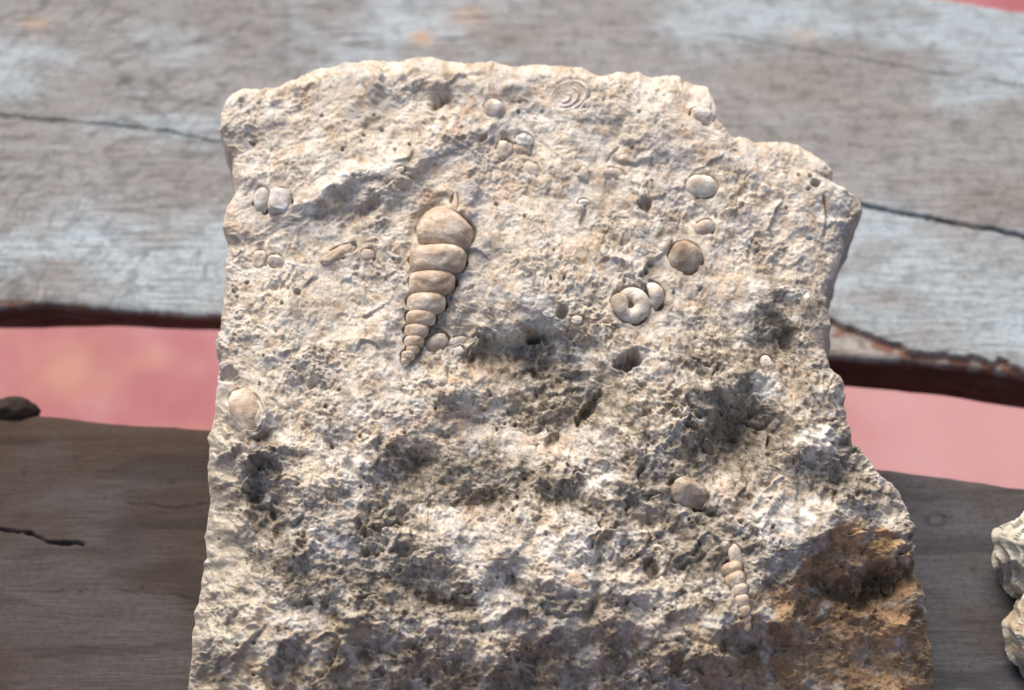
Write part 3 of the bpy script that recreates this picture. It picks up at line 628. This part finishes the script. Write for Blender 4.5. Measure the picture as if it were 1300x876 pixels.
mot = sstep(0.0, 0.6, fbm(A, B, 11, 4, 480, 0.7)); Cc = Cc * (1 - 0.16 * mot)[..., None]
Cc = np.clip(Cc * (1.04 - 0.10 * sstep(0.2, 0.7, fbm(A, B, 18, 4, 485, 0.7)))[..., None], 0.03, 0.8)

# --- flanks and underside close the block
loop = np.concatenate([np.arange(NC), (np.arange(1, NR)) * NC + NC - 1, (NR - 1) * NC + np.arange(NC - 2, -1, -1), np.arange(NR - 2, 0, -1) * NC])
ring = P.reshape(-1, 3)[loop]; ringc = Cc.reshape(-1, 3)[loop]; nl = len(loop)
ctr = ring.mean(0); SR = 36
rad = ring[:, :2] - ctr[:2]; radn = rad / np.linalg.norm(rad, axis=1, keepdims=True)
s_ = np.concatenate([[0], np.cumsum(np.linalg.norm(np.diff(ring[:, :2], axis=0), axis=1))]) * 1000
frontw = sstep(-0.09, -0.13, ring[:, 1])
sk = []; skc = []
for i in range(1, SR + 1):
    f = i / SR
    z = ring[:, 2] * (1 - f) + (-0.001) * f
    n = fbm(s_, s_ * 0 + f * 90, 24, 5, 500) * 0.0032 * min(1, f * 4) * (1 if i < SR else 0.6)
    inn = -0.010 * (f ** 1.6) * (1 - frontw) + n * (1 - frontw * 0.7)
    xy = ring[:, :2] + radn * inn[:, None]
    sk.append(np.concatenate([xy, z[:, None]], 1))
    m_ = 0.55 * sstep(-0.3, 0.6, fbm(s_, s_ * 0 + f * 120, 40, 4, 520))
    skc.append(ringc * (1 - min(1, f * 3)) + (greyc * 0.85 + (tan - greyc * 0.85) * m_[:, None]) * min(1, f * 3))
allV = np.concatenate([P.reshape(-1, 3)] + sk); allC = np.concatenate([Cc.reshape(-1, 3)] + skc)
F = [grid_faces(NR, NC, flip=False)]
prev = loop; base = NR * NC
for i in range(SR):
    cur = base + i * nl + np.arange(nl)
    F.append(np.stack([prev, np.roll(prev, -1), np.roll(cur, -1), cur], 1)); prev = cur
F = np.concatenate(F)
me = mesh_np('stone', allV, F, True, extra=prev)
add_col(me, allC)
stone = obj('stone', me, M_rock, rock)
stone['label'] = 'rough cream limestone body with dark lichen stains and a front painted brown for shade'

# --- the shells themselves
FRAME = np.array([VR, VU, -VD])
def place(cx, cy, h): return on_plane(np.array([float(cx)]), np.array([float(cy)]), h * 0.001)[0]
def pxs(p): return SC * ((p - CAM) @ VD) / D0
def frame_rot(deg):                                   # deg measured clockwise in the picture
    r = math.radians(-deg); x = VR * math.cos(r) + VU * math.sin(r); y = -VR * math.sin(r) + VU * math.cos(r)
    return np.array([x, y, -VD])
for i, (kind, lab, cx, cy, a, b, rot, dep, lift, mt, mo, pw) in enumerate(SH):
    h0 = pick(Hsm, cx, cy, max(a, b)) 
    p = place(cx, cy, h0); s = pxs(p); r = min(a, b) * s
    p = p - VD * (lift * r + 0.02 * r)
    rg_ = random.Random(40 + i); td = math.radians(rg_.uniform(0, 360)) if cx != 874 else math.radians(45)
    fr_m = frame_rot(rot); axis_ = VR * math.cos(td) + VU * math.sin(td); ta = math.radians(rg_.uniform(10, 24) if cx != 874 else 24)
    Rm = np.array(Matrix.Rotation(ta, 3, Vector(axis_))); fr_m = fr_m @ Rm.T
    o = obj(kind, lump(kind, p, fr_m, (a * s, b * s, r * dep), 600 + i, 0.06 if cx in (355.5, 332, 890, 870, 894.5, 627, 553) else 0.12, 56, 32, 1.4, pw), M_sh[mt], rock)
    o['label'] = lab

def whorl_mesh(name, p, a, b, rot, dep, seed, pw=2.7):
    s = pxs(p); th = np.linspace(0, np.pi, 34); ph = np.linspace(0, 2 * np.pi, 72, endpoint=False)
    TH, PH = np.meshgrid(th, ph, indexing='ij')
    t = np.cos(TH); rr = np.maximum(0, 1 - np.abs(t) ** pw) ** (1 / 2.6)
    n = 1 + 0.045 * perlin(np.cos(PH) * 3 + 9, np.sin(PH) * 3 + t * 2, seed) + 0.022 * perlin(np.cos(PH) * 9, np.sin(PH) * 9 + t * 5, seed + 2)
    x = rr * np.cos(PH) * a * n; z = rr * np.sin(PH) * a * dep * n
    y = t * b + 0.10 * b * np.cos(PH)                  # slight turn of the spiral
    V = p + (np.stack([x, y, z], -1) * s) @ frame_rot(rot)
    V = V.reshape(-1, 3); nu = 72
    i, j = np.meshgrid(np.arange(33), np.arange(nu), indexing='ij'); q = (i * nu + j).ravel(); q2 = (i * nu + (j + 1) % nu).ravel()
    me = mesh_np(name, V, np.stack([q, q + nu, q2 + nu, q2], 1), True)
    bm = bmesh.new(); bm.from_mesh(me); bmesh.ops.remove_doubles(bm, verts=bm.verts[:], dist=1e-7); bmesh.ops.recalc_face_normals(bm, faces=bm.faces[:]); bm.to_mesh(me); bm.free()
    me.polygons.foreach_set('use_smooth', np.ones(len(me.polygons), bool))
    return me
def sweep(name, pts, rads, cap=True, nu=56, seed=0, flat=1.0):
    """round body swept along a centre line of (x right, y up, z out) points"""
    pts = np.array(pts); n = len(pts); V = []
    tg = np.gradient(pts, axis=0); tg /= np.linalg.norm(tg, axis=1, keepdims=True)
    ph = np.linspace(0, 2 * np.pi, nu, endpoint=False)
    for k in range(n):
        zo = -VD; side = np.cross(tg[k], zo); side /= np.linalg.norm(side); up = np.cross(side, tg[k])
        w_ = rads[k] * (1 + 0.03 * perlin(np.cos(ph) * 2 + k * .2, np.sin(ph) * 2 + k * .15, 700 + seed))
        V.append(pts[k] + side * (np.cos(ph) * w_)[:, None] + up * (np.sin(ph) * w_ * flat)[:, None])
    V = np.concatenate(V); i, j = np.meshgrid(np.arange(n - 1), np.arange(nu), indexing='ij'); q = (i * nu + j).ravel(); q2 = (i * nu + (j + 1) % nu).ravel()
    me = mesh_np(name, V, np.stack([q, q + nu, q2 + nu, q2], 1), True)
    bm = bmesh.new(); bm.from_mesh(me); bmesh.ops.holes_fill(bm, edges=[e for e in bm.edges if e.is_boundary], sides=0)
    bmesh.ops.recalc_face_normals(bm, faces=bm.faces[:]); bm.to_mesh(me); bm.free()
    me.polygons.foreach_set('use_smooth', np.ones(len(me.polygons), bool))
    return me

# long spiral shell: body whorl with its drawn-out canal, then nine whorls down to the tip
h1 = pick(Hsm, 560, 330, 40) - 0.5
prof = [((247, 306), 60), ((249, 300), 88), ((252, 288), 110), ((256, 268), 124), ((260, 245), 130), ((264, 222), 130), ((268, 200), 124), ((273, 182), 112), ((279, 166), 94), ((286, 152), 72), ((293, 141), 50), ((299, 130), 32),
        ((304, 118), 22), ((308, 104), 16), ((310, 88), 12), ((310, 70), 9), ((308, 55), 6), ((306, 46), 2)]
cx, cy = zip(*[c1(*p) for p, r in prof]); rr = np.array([r for p, r in prof]) / 3.507
q = np.linspace(0, len(prof) - 1, 70); k0 = np.arange(len(prof))
pc = on_plane(np.interp(q, k0, cx), np.interp(q, k0, cy), (h1 + 2.2 * sstep(9, 12, q)) * 0.001); rq = np.interp(q, k0, rr)
pc = pc + np.outer(rq * 0.0003 * 0.05 , -VD)
tur = obj('turret_shell', sweep('turret_shell', pc, rq * SC, seed=1, flat=0.8), M_sh['tan'], rock)
tur['label'] = 'long tapering spiral shell cast with stacked rounded whorls'
for i, (p, a, b) in enumerate(TUR[1:]):
    pp = place(p[0], p[1], h1) - VD * (0.0003 * a * 0.10)
    obj('whorl', whorl_mesh('whorl', pp, a, b * 1.17, 5 if i < 7 else 0, 0.82, 720 + i, 3.2), M_sh['tan'], tur)
h2 = pick(Hsm, 937, 740, 14) + 0.6
pp0 = place(*TU2[1][0], h2)
tu2 = obj('turret_shell', whorl_mesh('turret_shell', pp0, TU2[1][1], TU2[1][2], -12, 0.85, 760), M_sh['tan'], rock)
tu2['label'] = 'small broken spiral shell cast at the lower right overhang'
for i in (0, 2, 3, 4, 5, 6, 7):
    (p, a, b) = TU2[i]; hh = pick(Hsm, p[0], p[1], 10); hh = max(h2 - 3.0, hh) if i > 4 else h2
    o = obj('whorl', whorl_mesh('whorl', place(p[0], p[1], hh if i < 5 else hh + 0.5), a * 1.06, b * 1.14, -14 if i < 3 else 6, 0.85, 770 + i, 2.2 if i == 0 else 2.7), M_sh['pale' if i == 0 else 'tan'], tu2)

# coiled snail: open ring with a round mouth, and a second coil behind it
h3 = pick(Hsm, 802, 388, 26)
def c4(x, y): return 740 + x / 3.65, 190 + y / 3.65
ang = np.linspace(140, -165, 60); cxp = 224 + 50 * np.cos(np.radians(ang)); cyp = 722 - 50 * np.sin(np.radians(ang))
cxp, cyp = c4(cxp, cyp); hz = np.interp(np.arange(60), [0, 20, 40, 59], [1.0, 2.4, 1.0, -1.5]) + h3
rad_ = np.interp(np.arange(60), [0, 1, 3, 20, 45, 58, 59], [14, 26, 32, 38, 37, 30, 8]) / 3.65
sn = obj('snail_shell', sweep('snail_shell', on_plane(cxp, cyp, hz * 0.001), rad_ * SC, seed=4), M_sh['pale'], rock)
sn['label'] = 'coiled snail shell cast with a round mouth'
pm = place(*c4(170, 712), h3 + 4.6); s = pxs(pm)
obj('mouth', lump('mouth', pm, frame_rot(-12) @ np.array(Matrix.Rotation(math.radians(-24), 3, Vector(VU))).T, (11.5 * s, 13.0 * s, 3.6 * s), 790, 0.05, 40, 24, 1.5, 2.3), M_sh['tan'], sn)
ang = np.linspace(110, -95, 36); cxp, cyp = c4(312 + 30 * np.cos(np.radians(ang)), 680 - 38 * np.sin(np.radians(ang)))
hz = np.interp(np.arange(36), [0, 16, 35], [-1.0, 1.2, -2.0]) + h3
rad_ = np.interp(np.arange(36), [0, 2, 16, 33, 35], [10, 26, 36, 26, 8]) / 3.65
obj('whorl', sweep('whorl', on_plane(cxp, cyp, hz * 0.001), rad_ * SC, seed=6), M_sh['pale'], sn)

# ribbed bivalve impression near the top edge: a shallow dish with raised growth ribs
hr = pick(Hsm, 722, 122, 20)
pr = place(722, 122, hr); s = pxs(pr)
r_ = np.linspace(0.02, 1.12, 90); ph = np.linspace(0, 2 * np.pi, 120, endpoint=False); RR, PP = np.meshgrid(r_, ph, indexing='ij')
ox = 0.30 * (1 - RR); X = RR * np.cos(PP) * 26 - ox * 26; Y = RR * np.sin(PP) * 19 + ox * 6
rib = np.maximum(0, np.cos(RR * 2 * np.pi * 3.2 + 0.4)) ** 2 * 2.6 * sstep(1.05, 0.85, RR) * (0.05 + 0.95 * sstep(-0.2, 0.6, np.cos(PP + 1.0)))
Zd = 3.0 - 2.0 * np.maximum(0, 1 - RR ** 2) - 0.25 * Y + rib - 12 * sstep(0.98, 1.12, RR) + perlin(X / 3, Y / 3, 795) * 0.5
Vd = pr + (np.stack([X, Y, Zd], -1) * s) @ frame_rot(-28)
q = np.arange(89 * 120); i = q // 120; j = q % 120; qa = i * 120 + j; qb = i * 120 + (j + 1) % 120
me = mesh_np('ribbed_shell', Vd.reshape(-1, 3), np.stack([qa, qa + 120, qb + 120, qb], 1), True)
bm = bmesh.new(); bm.from_mesh(me); bmesh.ops.holes_fill(bm, edges=[e for e in bm.edges if e.is_boundary and all(v.index < 120 for v in e.verts)], sides=0); bmesh.ops.recalc_face_normals(bm, faces=bm.faces[:]); bm.to_mesh(me); bm.free()
o = obj('ribbed_shell', me, M_sh['pale'], rock); o['label'] = 'ribbed bivalve imprint with concentric ridges near the top edge'

# ------------------------------------------------------------------ the smaller stones at the right
M_frag = stone_mat('pale_fragment', 0.6, 0.3)
def fragment(name, cx, cy, zc, rad, seed, lab, cols, layers):
    p = on_level(np.array([float(cx)]), np.array([float(cy)]), zc)[0]
    nu, nv = 220, 130
    th = np.linspace(0, np.pi, nv); ph = np.linspace(0, 2 * np.pi, nu, endpoint=False); TH, PH = np.meshgrid(th, ph, indexing='ij')
    sx = np.sin(TH) * np.cos(PH); sy = np.sin(TH) * np.sin(PH); sz = np.cos(TH)
    lv = sz * 1.0 + 0.45 * sx - 0.25 * sy + 0.22 * perlin(sx * 2 + 3, sy * 2 + sz, seed)
    saw = (lv * layers) % 1.0
    n = 1 + 0.16 * perlin(sx * 1.6 + 4, sy * 1.6 + sz * 1.4, seed + 1) + 0.05 * fbm(sx * 20 + 40, sy * 20 + sz * 23, 8, 4, seed + 2) + 0.13 * (saw ** 1.6 - 0.4) * np.sin(TH)
    V = p + np.stack([sx * rad[0], sy * rad[1], np.sign(sz) * np.abs(sz) ** 0.8 * rad[2]], -1) * n[..., None]
    V[..., 2] = np.maximum(V[..., 2], -0.0008)
    K = sstep(-0.4, 0.5, fbm(sx * 30, sy * 30 + sz * 31, 12, 4, seed + 5))
    C = cols[0] + (cols[1] - cols[0]) * K[..., None]
    C = C + (np.array([0.30, 0.24, 0.16]) - C) * (0.5 * (1 - sstep(0.03, 0.14, saw)))[..., None]
    i, j = np.meshgrid(np.arange(nv - 1), np.arange(nu), indexing='ij'); q = (i * nu + j).ravel(); q2 = (i * nu + (j + 1) % nu).ravel()
    me = mesh_np(name, V.reshape(-1, 3), np.stack([q, q + nu, q2 + nu, q2], 1), True)
    add_col(me, C.reshape(-1, 3))
    bm = bmesh.new(); bm.from_mesh(me); bmesh.ops.remove_doubles(bm, verts=bm.verts[:], dist=1e-7); bmesh.ops.recalc_face_normals(bm, faces=bm.faces[:])
    ctr = Vector((p[0], p[1], 0))
    for v in bm.verts: v.co -= ctr
    bm.to_mesh(me); bm.free()
    me.polygons.foreach_set('use_smooth', np.ones(len(me.polygons), bool))
    o = obj(name, me, M_frag); o.location = ctr
    o['label'] = lab; o['category'] = 'rock'
    return o
fragment('rock_fragment', 1334, 704, 0.017, (0.0215, 0.018, 0.021), 820, 'small pale layered rock fragment with ridged flakes on the dark plank', (np.array([0.50, 0.48, 0.40]), np.array([0.62, 0.61, 0.54])), 2.6)
fragment('rock_fragment', 1346, 806, 0.014, (0.019, 0.020, 0.019), 840, 'small tan-edged rock fragment lying before the layered pale one', (np.array([0.45, 0.37, 0.27]), np.array([0.60, 0.58, 0.50])), 1.6)
